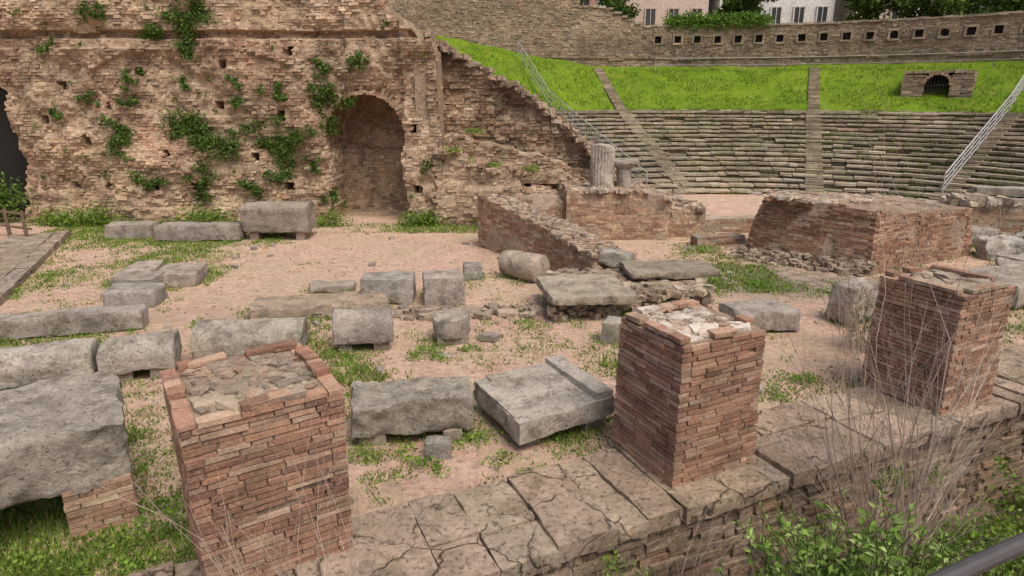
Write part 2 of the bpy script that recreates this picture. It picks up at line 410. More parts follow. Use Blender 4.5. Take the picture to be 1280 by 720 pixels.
# ------------------------------------------------------------ front wall : coping slabs + coursed face
M=MB()
s=-6.0; i=0
while s<14:
    l=U(.6,1.3)
    split=R()<.45
    parts=[(4.06,5.28)] if not split else [(4.06,4.06+U(.45,.75)),(None,5.28)]
    if split: parts[1]=(parts[0][1]+.012,5.28)
    for a,b in parts:
        segs=[(s,l)] if R()<.7 else [(s,l*.45),(s+l*.45,l*.55)]
        for s_,l_ in segs:
            x,y=fromW(s_+l_/2,(a+b)/2+U(-.03,.03))
            M.rough(x,y,-.03+U(-.03,.012),l_-.006,b-a-.006,.18,WD+U(-.03,.03),jc((.39,.30,.225),.18),.022,.02,.042,tiltx=U(-.03,.03),tilty=U(-.025,.025),edge=.05)
    s+=l
M.build('stone_coping',M_COPE,True,True)
M=MB()
def fpath(s):
    x,y=fromW(s-6,4.14); return x,y,-nW.x,-nW.y
panel(M,fpath,20,-2.2,lambda s:.0,.08,(.14,.42),[(.38,.29,.205),(.32,.245,.175),(.43,.33,.24),(.36,.24,.165),(.27,.21,.15)],
      depthf=lambda s,z:.08*FB(s*.5,z*.8,9)+.03*(z<-.6),thick=.2,prot=.022,miss=.06,back=(.20,.155,.11),cap=.9,res=.15,bk=.04,bn=.03)
M.build('stage_front_wall',M_WALL)

# ------------------------------------------------------------ loose stones
def log_prof(b=.45): return lambda x,y: b+(1-b)*math.sqrt(max(0,1-min(1,abs(y))**2))
def stone(cx,cy,z0,L,W,H,deg,name='stone_block',col=GRY,amp=.038,bev=.035,prof=None,res=.042,sup=None,**k):
    M=MB(); M.rough(cx,cy,z0,L,W,H,math.radians(deg),jc(col,.12),amp,bev,res,prof,**k)
    if sup:
        ca,sa=math.cos(math.radians(deg)),math.sin(math.radians(deg))
        for (lx,ly,sl,sw) in sup:
            M.rough(cx+lx*ca-ly*sa,cy+lx*sa+ly*ca,-.05,sl,sw,z0+.07,math.radians(deg+U(-8,8)),jc((.40,.33,.26),.1),.012,.02,.07)
    stones_xy.append((cx,cy,max(L,W)*.42))
    if L>1.3:
        a=math.radians(deg)
        for q in (-1,1): stones_xy.append((cx+q*L*.33*math.cos(a),cy+q*L*.33*math.sin(a),W*.5))
    return M.build(name,M_STONE,True,True)
CS='half_round_coping_stone'
M=MB(); M.rough(-4.83,5.25,.48,2.1,1.35,.58,math.radians(33),(.42,.37,.31),.065,.06,.038,edge=.05,tilty=.03); 
stones_xy.append((-4.6,5.4,.8)); M.build('large_stone_block',M_STONE,True,True)
M=MB(); q=sq(-3.98,5.37,.55,.62,math.radians(33)); brick_quad(M,q,q,-.02,.5,pal=BRK2,miss=.0,mortar=(.34,.26,.19),ins=.025)
q=sq(-5.5,4.6,.55,.62,math.radians(33)); brick_quad(M,q,q,-.02,.5,pal=BRK2,miss=.0,mortar=(.34,.26,.19),ins=.025); M.build('brick_support',M_BRICK)
stone(-6.85,8.32,.08,1.75,.68,.46,22,CS,prof=log_prof(),sup=[(.5,0,.3,.5),(-.5,0,.3,.5)])
stone(-5.4,8.66,.14,.95,.68,.44,19,CS,prof=log_prof(),sup=[(.25,0,.22,.55),(-.25,0,.22,.5)])
stone(-4.12,9.5,.06,1.65,.68,.46,8,CS,prof=log_prof(.4),sup=[(.5,0,.3,.5),(-.5,0,.3,.5)])
stone(-2.42,9.75,.16,.92,.72,.46,12,CS,prof=log_prof(.4),sup=[(.27,-.05,.25,.5),(-.27,-.05,.2,.5)])
stone(-7.65,10.35,.02,2.5,.45,.34,15,'long_stone_block',amp=.035)
stone(-7.4,12.0,0,.95,.62,.32,8); stone(-7.75,12.75,0,.85,.6,.36,5); stone(-7.25,13.5,0,.85,1.0,.30,10); stone(-8.15,13.5,0,.6,1.3,.3,8)
stone(-3.6,11.5,.02,2.45,.85,.2,13,'flat_stone_slab',col=(.43,.34,.255))
stone(-2.45,12.2,0,1.02,.6,.5,4); stone(-1.35,12.1,0,.78,.62,.56,10,col=(.47,.41,.345))
M=MB(); M.rough(-1.0,9.95,-.02,.5,.45,.16,.2,(.40,.34,.28),.012,.02)
stones_xy.append((-1,9.95,.28))
def lathe(M,cx,cy,prof,col,n=40,flute=0,nf=20,axis=None,amp=.01,sd=3):
    k=len(M.v)
    for r,z in prof:
        for i in range(n):
            t=6.2832*i/n; rr=r*(1-flute*(.5+.5*math.cos(nf*t)))
            x,y=rr*math.cos(t),rr*math.sin(t); o=mn.noise_vector(Vector((x*3+sd,y*3,z*3)))*amp
            p=Vector((x,y,z))+o
            M.v.append(tuple(axis(p)) if axis else (cx+p.x,cy+p.y,p.z))
    for j in range(len(prof)-1):
        for i in range(n):
            a=k+j*n+i;b=k+j*n+(i+1)%n; M.face((a,b,b+n,a+n),col)
    M.face(tuple(k+(len(prof)-1)*n+i for i in range(n)),col); M.face(tuple(k+i for i in reversed(range(n))),col)
lathe(M,-1.0,9.95,[(.29,.13),(.31,.2),(.31,.3),(.31,.42),(.30,.45),(.26,.47),(.26,.475),(.0,.48)],(.48,.42,.355),36,amp=.035)
M.build('column_base_stone',M_STONE,True,True)
stone(-.85,13.7,0,.42,.35,.36,5,'small_stone_block'); stone(-.38,9.95,0,.3,.2,.12,-30,'small_stone_block'); stone(-3.75,12.9,0,.9,.5,.14,12,'small_stone_block')
stone(1.75,9.9,0,.5,.4,.38,-20,'small_stone_block')
M=MB()
for _ in range(60):
    x=U(-10,8); y=U(7.0,19)
    if wn(x,y)>5.6: M.rough(x,y,-.015,U(.08,.22),U(.06,.16),U(.04,.1),U(0,3),jc(GRY,.2),.015,.02,.05)
def peb():
    y=5+14*R()**1.3; x=U(-11,10)
    return (x,y,gz(x,y)-.004) if wn(x,y)>5.35 and abs(x)<y*.86+1 else None
rubble(M,peb,5200,.012,.045,[(.62,.47,.37),(.52,.42,.34),(.46,.37,.29),(.68,.58,.48),(.38,.31,.25)],.6,.2)
M.build('pebbles_and_fragments',M_STONE)
M=MB(); ax=Vector((.80,-.60,0)).normalized(); sd_=Vector((-ax.y,ax.x,0)); zz=Vector((0,0,1))
lathe(M,0,0,[(.0,-.50),(.26,-.50),(.28,-.47),(.30,-.3),(.31,0),(.31,.3),(.31,.46),(.30,.49),(.28,.50),(.0,.50)],(.47,.38,.30),36,amp=.035,axis=lambda p:Vector((.25,13.75,.29))+sd_*p.x+zz*p.y+ax*p.z)
M.build('column_drum',M_STONE,True,True); stones_xy.append((.22,13.75,.35))
stone(-1.2,6.95,.14,1.4,.66,.40,8,'stone_block',amp=.06,col=(.43,.375,.31),sup=[(.45,-.2,.24,.3),(-.45,-.1,.3,.4)])
stone(-.82,6.42,0,.3,.24,.2,5,'small_stone_block')
M=MB(); a=math.radians(28)
M.rough(.37,7.25,.16,1.3,1.25,.26,a,(.49,.43,.365),.022,.025,.04,tiltx=.03)
def loc(lx,ly): return (.37+lx*math.cos(a)-ly*math.sin(a),7.25+lx*math.sin(a)+ly*math.cos(a))
x,y=loc(.54,.02); M.rough(x,y,.38,.24,1.22,.13,a,(.51,.45,.385),.012,.02,.04)
x,y=loc(-.02,.56); M.rough(x,y,.36,.9,.14,.085,a,(.49,.43,.365),.012,.015,.04)
x,y=loc(-.6,.05); M.rough(x,y,.35,.1,1.1,.065,a,(.49,.43,.365),.012,.015,.04)
for lx,ly in ((-.45,-.35),(.45,-.4),(.4,.4),(-.4,.4)):
    x,y=loc(lx,ly); M.rough(x,y,-.05,.28,.26,.25,a,(.40,.34,.27),.015,.02)
M.build('carved_stone_slab',M_STONE,True,True); stones_xy.append((.37,7.25,.65))
stone(4.3,10.55,.05,1.15,.7,.36,12,amp=.05,bev=.04); stone(6.1,10.9,0,.6,.5,.72,25,'carved_stone_fragment',col=(.52,.46,.40),amp=.08,bev=.08)
stone(6.75,11.2,0,.5,.5,.5,5,amp=.07,bev=.06)
stone(10.4,12.5,.05,2.3,1.3,.42,20,'flat_stone_slab',amp=.05); stone(9.0,13.1,0,.7,.5,.35,40); stone(8.1,12.1,0,.6,.5,.3,10,amp=.06,bev=.06)
stone(12.3,15.6,0,1.1,.7,.5,-10,col=(.60,.54,.47),amp=.1,bev=.1); stone(12.2,14.6,0,1.3,.6,.3,10); stone(11.2,17.0,0,1.6,.6,.35,28); stone(12.6,17.4,0,1.4,.8,.4,18)
stone(13.6,16.2,0,1.2,.8,.5,30,amp=.08); stone(11.3,14.0,0,.7,.5,.3,60,amp=.06)
M=MB(); M.rough(-6.65,18.1,.22,1.85,.9,.80,.03,(.36,.305,.25),.035,.05,.06,prof=log_prof(.8))
for q in (-.65,.65): M.rough(-6.65+q,18.1,-.05,.25,.7,.3,.03,(.44,.35,.28),.02,.03)
M.build('stone_sarcophagus',M_STONE,True,True); stones_xy.append((-6.65,18.1,.8))
stone(-10.9,18.1,0,1.25,.6,.42,3,res=.08); stone(-8.75,17.7,.05,2.3,.6,.42,2,'long_stone_block',res=.08,sup=[(.8,0,.3,.5),(-.8,0,.3,.5)])

# raised path at left
M=MB(); A=Vector((-12.9,18.4)); B=Vector((-8.9,9.6)); d=(B-A); L=d.length; d/=L; n=Vector((d.y,-d.x))
s=0
while s<L:
    l=U(.8,1.5)
    for r,w in ((0,.35),(1,1.1)):
        off=.18 if r==0 else .93
        c=A+d*(s+l/2)+n*off; M.rough(c.x,c.y,-.05,l-.02,w-.02,.21-.03*r,math.atan2(d.y,d.x),jc((.40,.32,.25),.15),.025,.03,.1)
    s+=l
M.build('stone_walkway',M_COPE,True,True)

# low stone kerb across stage
M=MB(); x=-4.9
while x<1.0:
    l=U(.35,.8); M.rough(x+l/2,11.05+.06*(x+5)+U(-.08,.08),-.08,l-.03,U(.25,.4),U(.12,.2),U(-.15,.2),jc((.40,.32,.25),.15),.04,.04,.06); x+=l*U(1,1.4)
rubble(M,lambda:(lambda x:(x,11.05+.06*(x+5)+U(-.3,.35),0))(U(-2,1.2)),130,.06,.2,[(.42,.34,.26),(.36,.29,.22)],.6)
M.build('stage_kerb',M_COPE,True,False)

# ------------------------------------------------------------ brick wall with sloping ruined top (centre)
M=MB(); a0=Vector((-.92,16.9)); a1=Vector((1.75,13.2)); d=(a1-a0).normalized(); nr=Vector((-d.y,d.x))
Lw=(a1-a0).length
def w1top(x,y):
    s=(Vector((x,y))-a0).dot(d)/Lw; t=(Vector((x,y))-a0).dot(nr)
    z=1.38-.75*max(0,s)**1.3+.06*N3(x*3,y*3)-max(0,t-.55)*.35
    return z
pb=[tuple(a0),tuple(a1),tuple(a1+nr*1.6),tuple(a0+nr*1.3)]
brick_quad(M,pb,pb,-.05,1.5,ch=.065,bl=.26,pal=BRK2+BRK[:3],topf=w1top,miss=.02,mortar=(.42,.33,.24),erode=.12,ins=.018,jit=.005,prot=.01)
def on1():
    s=U(0,Lw);t=U(.02,1.35); p=a0+d*s+nr*t; return p.x,p.y,w1top(p.x,p.y)-.03
rubble(M,on1,520,.05,.2,[(.46,.36,.27),(.52,.41,.31),(.40,.28,.21),(.37,.31,.25)],.4)
M.build('ruined_brick_wall',M_WALL)
M=MB()
def f2(x,y): return .42+.1*N3(x*2,y*2)
q=[(.75,11.1),(3.7,11.75),(3.9,13.1),(1.6,13.3)]
quad_core(M,q,q,-.05,.42,(.40,.32,.23),f2)
def on2():
    a,b=R(),R(); x=.75+3*a; y=11.1+a*.6+b*1.8; return x,y,.36*(1 if b>.12 else R())
rubble(M,on2,260,.07,.24,[(.46,.37,.28),(.40,.33,.25),(.36,.28,.21),(.52,.42,.32)],.5)
def on3():
    e=R(); x=.7+3.1*e; y=11.05+.7*e+U(-.15,.1); return x,y,U(0,.36)
rubble(M,on3,190,.06,.2,[(.42,.35,.27),(.35,.28,.21),(.48,.38,.28)],.6)
M.build('rubble_footing',M_WALL)
stone(1.35,11.55,.34,1.55,1.5,.16,8,'flat_stone_slab',col=(.42,.345,.265),edge=.14)
stone(3.2,12.6,.46,1.8,1.0,.14,6,'flat_stone_slab',col=(.37,.32,.24),edge=.1)
stone(2.2,13.2,.45,.7,.4,.3,-30,'stone_block')
M=MB(); q=[(1.5,17.6),(4.4,17.75),(4.5,19.4),(1.5,19.3)]
def w2top(x,y): return 1.42+.1*N3(x*1.6,y*1.6)-.35*max(0,(x-3.7))
RB=[(.50,.39,.29),(.44,.33,.25),(.40,.34,.28),(.55,.44,.33)]
brick_quad(M,q,q,-.05,1.5,ch=.08,bl=.3,pal=BRK2,topf=w2top,mortar=(.42,.32,.24),erode=.15)
rubble(M,lambda:(lambda x,y:(x,y,w2top(x,y)-.05))(U(1.5,4.4),U(17.6,19.4)),200,.08,.24,RB,.4)
q=[(.2,17.9),(1.5,17.9),(1.5,19.4),(.2,19.4)]
w2b=lambda x,y:1.0+.25*N3(x*1.5,y)
brick_quad(M,q,q,-.05,1.3,ch=.08,bl=.3,pal=BRK2,topf=w2b,mortar=(.42,.32,.24),erode=.15)
q=[(4.3,18.0),(5.6,18.3),(5.4,21.5),(4.2,21.2)]
w2c=lambda x,y:.75+.3*N3(x*1.1,y)
brick_quad(M,q,q,-.65,1.3,ch=.09,bl=.3,pal=BRK2,topf=w2c,mortar=(.42,.32,.24),erode=.15)
rubble(M,lambda:(lambda x,y:(x,y,w2c(x,y)-.05))(U(4.3,5.5),U(18.2,21.4)),160,.1,.3,RB,.5)
M.build('brick_podium',M_WALL)
M=MB(); lathe(M,2.55,18.3,[(.36,1.35),(.36,1.45),(.33,1.5),(.32,1.8),(.32,2.1),(.32,2.45),(.30,2.58),(.0,2.6)],(.52,.45,.38),80,.08,20,amp=.06); M.build('column_stump',M_STONE,False,False)
M=MB(); lathe(M,3.2,18.4,[(.2,1.35),(.2,1.95),(.3,2.0),(.38,2.08),(.38,2.16),(.0,2.18)],(.48,.42,.36),40,amp=.05); M.build('column_stump',M_STONE,False,False)
M=MB(); 
for (x0,y0,x1,y1,h,w) in ((4.6,18.7,8.6,19.0,.42,.5),(5.3,19.8,9.5,20.6,.1,.5),(5.0,16.9,6.4,17.2,.25,.4)):
    A=Vector((x0,y0));B=Vector((x1,y1)); dd=(B-A).normalized(); nn=Vector((-dd.y,dd.x))*w
    q=[tuple(A),tuple(B),tuple(B+nn),tuple(A+nn)]
    brick_quad(M,q,q,-.7,h,ch=.08,bl=.35,pal=BRK2+[(.46,.41,.34)],mortar=(.44,.36,.28))
M.build('orchestra_wall',M_WALL)
for x,y,z in ((6.6,20.5,-.6),(6.9,22.5,-.6),(8.2,18.2,0),(7.0,17.4,0)): stone(x,y,z,U(.5,.8),.5,.4,U(0,90),'small_stone_block',res=.12)
M=MB(); pt=[(8.2,14.25),(11.6,16.05),(10.7,17.9),(6.6,16.7)]; pb=[(8.1,14.0),(11.75,15.95),(10.8,18.0),(5.95,16.2)]
w3=lambda x,y:1.42-.06*(x-8)+.08*N3(x*1.5,y*1.5)
brick_quad(M,pb,pt,-.05,1.5,ch=.062,bl=.3,pal=BRK+BRK2[:3],topf=w3,erode=.25,mortar=(.36,.27,.20),prot=.012,ins=.02,jit=.005)
rubble(M,lambda:(lambda a,b:(6.8+a*4.4-b*.7,14.9+a*1.3+b*2.1,w3(6.8+a*4.4-b*.7,14.9+a*1.3+b*2.1)-.05))(R(),R()),330,.06,.22,[(.50,.40,.31),(.46,.34,.26),(.40,.34,.28),(.56,.46,.36)],.25)
def foot():
    a=R(); b=R()**1.6; x=5.9+2.3*a-.5*b; y=16.1-2.1*a-.4*b; return x,y,.3*(1-b)*(.6+.4*a)-.04
rubble(M,foot,240,.05,.18,[(.36,.29,.22),(.42,.35,.27),(.32,.24,.18)],.5)
M.build('brick_ruin_block',M_WALL)
M=MB(); q=[(13.0,18.9),(16.5,17.4),(17.4,19.3),(13.9,20.6)]
w4=lambda x,y:.95+.3*N3(x*1.2,y*1.2)
brick_quad(M,q,q,-.75,1.4,ch=.10,bl=.4,pal=[(.40,.34,.26),(.46,.39,.30),(.36,.30,.22)]+BRK2,topf=w4,erode=.3,mortar=(.36,.29,.21))
rubble(M,lambda:(lambda x,y:(x,y,w4(x,y)-.05))(U(13.2,17),U(18.3,19.8)),160,.12,.4,[(.48,.42,.35),(.44,.36,.27)],.5)
rubble(M,lambda:(U(12.2,16),U(17.2,18.7),.02),130,.12,.4,[(.48,.42,.35),(.40,.33,.27)],.5)
M.build('rubble_wall',M_WALL)
stone(15.0,19.2,1.05,2.0,.7,.22,-20,'flat_stone_slab',res=.15)

# ------------------------------------------------------------ great stage wall with niche
YW=20.3
def palw(s,z):
    X=s-22
    q=N3(X*.35,z*.5,4); sh=1+.55*N3(X*.5+9,z*.6,1)+.12*N3(3,z*9)+.25*N3(X*1.6,z*.5,8)
    if q>.15: c=random.choice([(.57,.38,.27),(.53,.34,.24),(.48,.30,.20),(.52,.35,.25)])
    elif z<2.4 and X<-5.5: c=random.choice([(.63,.47,.30),(.59,.43,.27),(.67,.52,.35),(.51,.37,.24),(.49,.31,.21)])
    else: c=random.choice(STN)
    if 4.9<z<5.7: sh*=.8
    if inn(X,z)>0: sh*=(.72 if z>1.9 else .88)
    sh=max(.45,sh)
    return (c[0]*sh,c[1]*sh,c[2]*sh)
holes=[(X+U(-.1,.1),z,.19) for X,z in ((-12.6,1.15),(-11.3,1.2),(-10.0,1.15),(-8.4,1.15),(-7.1,1.15),(-14.1,1.2),(-13.2,2.6),(-12.3,3.6),(-10.7,2.2),(-9.0,3.6),(-8.0,2.1),(-7.0,3.3),(-13.6,4.2),(-11.2,4.6),(-8.6,4.8),(-14.4,3.2),(-6.6,5.2),(-2.9,1.1),(-3.0,2.9))]
niches=[(-4.57,1.2,2.75,.0,1.9),(-17.3,1.75,3.6,-.5,3.2)]
def inn(X,z,g=0):
    for cx,hw,sp,b,dp in niches:
        e=.16*N3(z*1.6,cx)+.07*N3(z*6,cx+X)
        if abs(X-cx)<hw+g+e and z>b:
            if z<sp or math.hypot(X-cx,z-sp)<hw+g+e: return dp
    return 0
def dwall(s,z):
    X=s-22
    d=.45*FB(X*.28,z*.35,2,6)+.12*N3(X*1.4,z*1.8)+.06*N3(X*3.5,z*4)
    if z>5.3 and X<-5: d+=.12+.1*N3(X*.5,7)
    if abs(z-5.65-.15*N3(X*.6,1))<.1: d+=.25
    if z<.5: d-=.10
    if z<2.3+.2*N3(X,2): d-=.07
    if X>-3.3: d-=.12
    b=math.hypot((X+9.5)/3.2,(z-4.3)/1.0)
    if b<1: d+=.12
    k=inn(X,z)
    if k: 
        return k+.12*N3(X*1.4,z*1.6) +(.0 if z>2.2 else -.12)
    d+=.16*max(0,1-abs(math.hypot(X+4.57,max(0,z-2.75))-1.2)/.35)*(.6+N3(X*3,z*3))
    for hx,hz,w in holes:
        if abs(X-hx)<w*.6 and abs(z-hz)<w*.6: return .65
    return d
def misw(s,z):
    q=N3((s-22)*.6+3,z*.8,12)
    return .8 if q>.25 else (.4 if q>.1 else .07)
def topA(s):
    X=s-22
    if X<-4.4: return 7.7+.25*N3(X*1.2,5)
    z=6.9-(X+4.4)*.75
    return math.floor(z/.3)*.3+.2*N3(X*2.5,5)+.15
M=MB()
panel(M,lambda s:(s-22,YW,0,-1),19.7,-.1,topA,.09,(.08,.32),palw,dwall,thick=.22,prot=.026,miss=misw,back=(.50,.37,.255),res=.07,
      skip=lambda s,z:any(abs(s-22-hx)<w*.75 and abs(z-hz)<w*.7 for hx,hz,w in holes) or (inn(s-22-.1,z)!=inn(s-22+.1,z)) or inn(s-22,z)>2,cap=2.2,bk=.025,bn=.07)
cx,hw,sp=-4.57,1.2,2.75
for k in range(32):
    t=math.pi*(k+.5)/32; r=hw+.18; X=cx+r*math.cos(t)
    z=sp+r*math.sin(t); hl,hh=.15*U(.6,1.1),.045; col=jc(random.choice(BRK2),.15); rx,rz=math.cos(t),math.sin(t)
    if R()<.4: continue
    b=len(M.v); yo=dwall(X+22,z)*.8+U(-.02,.08)
    for y in (YW+yo-.02,YW+yo+.5):
        for p,q in ((-1,-1),(1,-1),(1,1),(-1,1)): M.v.append((X+rx*p*hl-rz*q*hh,y,z+rz*p*hl+rx*q*hh))
    for q in ((0,3,2,1),(4,5,6,7),(0,1,5,4),(1,2,6,5),(2,3,7,6),(3,0,4,7)): M.face(tuple(b+i for i in q),col)
for k in range(36):
    t=math.pi*(k+.5)/36
    for y in (YW+.3,YW+.55,YW+.8,YW+1.05,YW+1.3,YW+1.55,YW+1.8):
        M.box(cx+(hw+.06+U(-.03,.03))*math.cos(t),y,sp+(hw+.06+U(-.03,.03))*math.sin(t),0,.07,.12,.05,jc(random.choice(BRK2),.18),.015)
for z in np.arange(0,2.75,.1):
    for sgn in (-1,1):
        for y in (YW+.2,YW+.46,YW+.72,YW+.98,YW+1.24,YW+1.5,YW+1.76):
            M.box(cx+sgn*(hw+.05+.16*N3(float(z)*1.6,cx)),y,float(z)+.05,0,.09+U(-.02,.03),.13,.045,jc(random.choice(STN),.18),.012)
big=M.build('great_stage_wall',M_WALL)
M=MB(); M.box(-17.4,YW+1.0,2.6,0,2.3,.08,3.2,(.02,.02,.02)); M.build('passage_shade_panel',M_SHADE)  # dark panel set across the opening, painting in the passage's shade
# sloping analemma wall
M=MB(); YB=22.2
def topB(s):
    X=(s-2.9)
    pts=[(-3.2,6.0),(-1.05,4.8),(.53,3.95),(1.6,3.15),(2.65,2.2),(3.4,1.35),(4.4,.9)]
    for (a,za),(b,zb) in zip(pts,pts[1:]):
        if X<=b: z=za+(zb-za)*(X-a)/(b-a); break
    else: z=.9
    return math.floor(z/.22)*.22+.18*N3(X*3,1)+.1
dB=lambda s,z:.35*FB(s*.5,z*.6,6,4)-(.45 if z<2.7-.3*s+.3*N3(s,3) else 0)-(.35 if z<1.5+.3*N3(s,5) else 0)
def palB(s,z):
    c=random.choice(STN+BRK2); sh=.85+.4*N3(s*.6,z*.6,3)-(.25 if z>topB(s)-1.3 else 0); return (c[0]*sh,c[1]*sh,c[2]*sh)
panel(M,lambda s:(s-2.9,YB,0,-1),7.2,-.7,topB,.10,(.12,.32),palB,dB,thick=.22,prot=.05,miss=.14,back=(.40,.30,.22),cap=1.3,bk=.04,bn=.08,res=.1)
panel(M,lambda s:(-2.35,20.35+s,1,0),2.2,-.1,lambda s:5.3-s*.2,.10,(.12,.3),STN,lambda s,z:.1*N3(s*2,z*2),thick=.2,prot=.03,cap=.6,bn=.05)
for i in range(520):
    s=U(0,7.1); z=topB(s); M.box(s-2.9,YB+U(-.2,1.2),z-.04,R()*3,U(.05,.18),U(.05,.13),U(.03,.1),jc(random.choice([(.40,.30,.22),(.46,.35,.26),(.34,.26,.2)]),.15),.03,.3)
M.build('sloping_ruined_wall',M_WALL)
M=MB()
topC=lambda s:1.95-.10*s-.55*(s>2.6)-.25*(s>3.6)+.15*N3(s*2,8)+(.35 if s<.9 else 0)
panel(M,lambda s:(s-2.3,19.75,0,-1),4.8,-.1,topC,.10,(.14,.34),STN+[(.60,.46,.31)],lambda s,z:.12*FB(s,z,6)+(.2 if z>1.2+.2*N3(s,1) else 0),thick=.22,prot=.025,miss=.1,cap=1.9,bn=.06)
panel(M,lambda s:(s-1.9,20.7,0,-1),3.6,1.2,lambda s:2.75-.25*s+.15*N3(s*2,4),.10,(.14,.34),STN+BRK2,lambda s,z:.1*FB(s,z,2),thick=.22,prot=.03,miss=.12,cap=1.2,bn=.06)
panel(M,lambda s:(s-.2,18.95,0,-1),1.9,-.1,lambda s:.95+.1*N3(s*3,2),.09,(.2,.4),BRK2,None,thick=.2,prot=.02,cap=.9)
rubble(M,lambda:(lambda s:(s-2.3,U(19.8,21.5),topC(s)-.03))(U(0,4.6)),320,.06,.28,STN+BRK2,.5)
M.build('ruined_masonry_steps',M_WALL)

# ------------------------------------------------------------ cavea
CX,CY=10.0,19.6; R0,R1,R2=11.0,22.0,28.0; NR=18; TH0,TH1=math.radians(-80),math.radians(64)
def pol(r,t): return CX-math.sin(t)*r,CY+math.cos(t)*r
def ztop(t):
    d=max(0,math.degrees(t)-8); return 5.7+ (d/28)*2.0
def cz(r,t):
    if r<R1: return -.6+3.6*(r-R0)/(R1-R0)
    u=(r-R1)/(R2-R1); return 3.0+(ztop(t)-3.0)*u
M=MB(); dr=(R1-R0)/NR; dz=3.6/NR
for i in range(NR):
    r=R0+i*dr; zt=-.6+dz*(i+1); t=TH0
    while t<TH1:
        l=U(.4,1.3); dt=l/r; tm=t+dt/2
        x,y=pol(r+dr*.5,tm); worn=max(0,N3(x*.35,y*.35,2)-.2)
        ro=U(-.035,.035)-.08*worn; x,y=pol(r+dr*.5-ro,tm)
        sh=.95+.45*N3(x*.25,y*.25,5)
        c=random.choice([(.44,.365,.275),(.40,.33,.25),(.48,.40,.31),(.42,.33,.24),(.36,.325,.22)]); c=(c[0]*sh,c[1]*sh,c[2]*sh)
        dzv=U(-.018,.018)-worn*.15
        if R()>.03+worn*.3: M.box(x,y,zt-.05+dzv,tm+U(-.01,.01),l/2-.014,dr*.56,.05,jc(c,.15),.018,.02)
        c=(.26,.21,.15)  # risers coloured darker than treads, shading painted in so tiers read
        x,y=pol(r+dr*.6+.05+U(-.02,.02),tm)
        M.box(x,y,zt-.22+min(0,dzv),tm,l/2-.008,dr*.5,.13,jc(c,.25),.015)
        t+=dt
M.build('stone_seating_tiers',M_SEAT)
M=MB()
for td in (8.3,-21.8,-47):
    t=math.radians(td); n=36
    for i in range(n):
        r=R0+(R1-R0)*i/n; x,y=pol(r+.2,t); M.box(x,y,-.6+3.6*(i+1)/n-.1+.05,t,.40,.2,.12,jc((.31,.26,.19),.22),.018)
    if td>-40:
        n=26
        for i in range(n):
            r=R1+(R2-R1)*i/n; x,y=pol(r+.13,t); M.box(x,y,cz(r,t)+.02,t,.33,.14,.12,jc((.34,.28,.19),.25),.025)
for td in np.arange(-79,63,1.6):
    t=math.radians(float(td)); x,y=pol(R1+.12+U(-.05,.05),t); M.box(x,y,3.0+U(-.03,.02),t,.30,.16,.07,jc((.34,.29,.2),.25),.03)
M.build('cavea_stairs',M_SEAT)
M=MB(); nt_=120; rs=[0.3,3,6,8,9.5,10.5,11.0]+[R0+(R1-R0)*k/8 for k in range(1,9)]; k=len(M.v)
for r in rs:
    for j in range(nt_+1):
        t=math.radians(-180)+math.radians(360)*j/nt_; x,y=pol(r,t)
        z=-.6+.01*N3(x,y)
        if r>R0: z=cz(r,t)-.42
        M.v.append((x,y,z))
for a in range(len(rs)-1):
    for j in range(nt_):
        q=k+a*(nt_+1)+j; x,y,_=M.v[q]; r=rs[a]
        t=math.radians(-180)+math.radians(360)*j/nt_
        if rs[a+1]>R0 and not(TH0-.05<t<TH1+.1): continue
        if y<18.0: continue
        g=.2+.5*N3(x*.5,y*.5)+(.6 if r>9 or x<8.2 else 0)
        M.face((q,q+nt_+1,q+nt_+2,q+1),(max(0,min(1,g)),0,0))
M.build('orchestra_floor',M_GROUND,center=False)
M=MB(); nr_,nt_=26,240
for a in range(nr_+1):
    for j in range(nt_+1):
        r=R1+(R2+.6-R1)*a/nr_; t=TH0+(TH1-TH0)*j/nt_; x,y=pol(r,t); M.v.append((x,y,cz(r,t)+.10*FB(x*.5,y*.5,0)+.03*N3(x*3,y*3)-.03))
for a in range(nr_):
    for j in range(nt_):
        q=a*(nt_+1)+j; M.face((q,q+1,q+nt_+2,q+nt_+1),(.2,.3,.03))
M.build('grass_bank',M_LAWN,False,True,False)
M=MB()
for _ in range(34000):
    t=U(TH0,TH1); r=R1+(R2-R1)*R() if R()<.85 else R1+U(-.15,.3)
    x,y=pol(r,t)
    if N3(x*.7,y*.7,3)+.5*N3(x*2,y*2)<-.1: continue
    if any(abs((t-math.radians(q))*r)<.36 for q in (8.3,-21.8)): continue
    M.blade(x,y,cz(r,t)+.10*FB(x*.5,y*.5,0)-.05,U(.06,.2),.03,jc(random.choice([(.12,.21,.015),(.16,.25,.02),(.22,.29,.04),(.08,.15,.012),(.26,.29,.06)]),.25))
for _ in range(12000):
    t=U(TH0,TH1); i=random.randrange(NR); r=R0+i*dr-.02; x,y=pol(r,t)
    if N3(x*.4,y*.4,8)>.02: M.blade(x,y,-.6+dz*i,U(.06,.18),.035,jc(random.choice([(.18,.23,.05),(.24,.26,.08),(.14,.19,.04)]),.2))
M.build('grass_tufts_bank',M_LEAF,center=False)
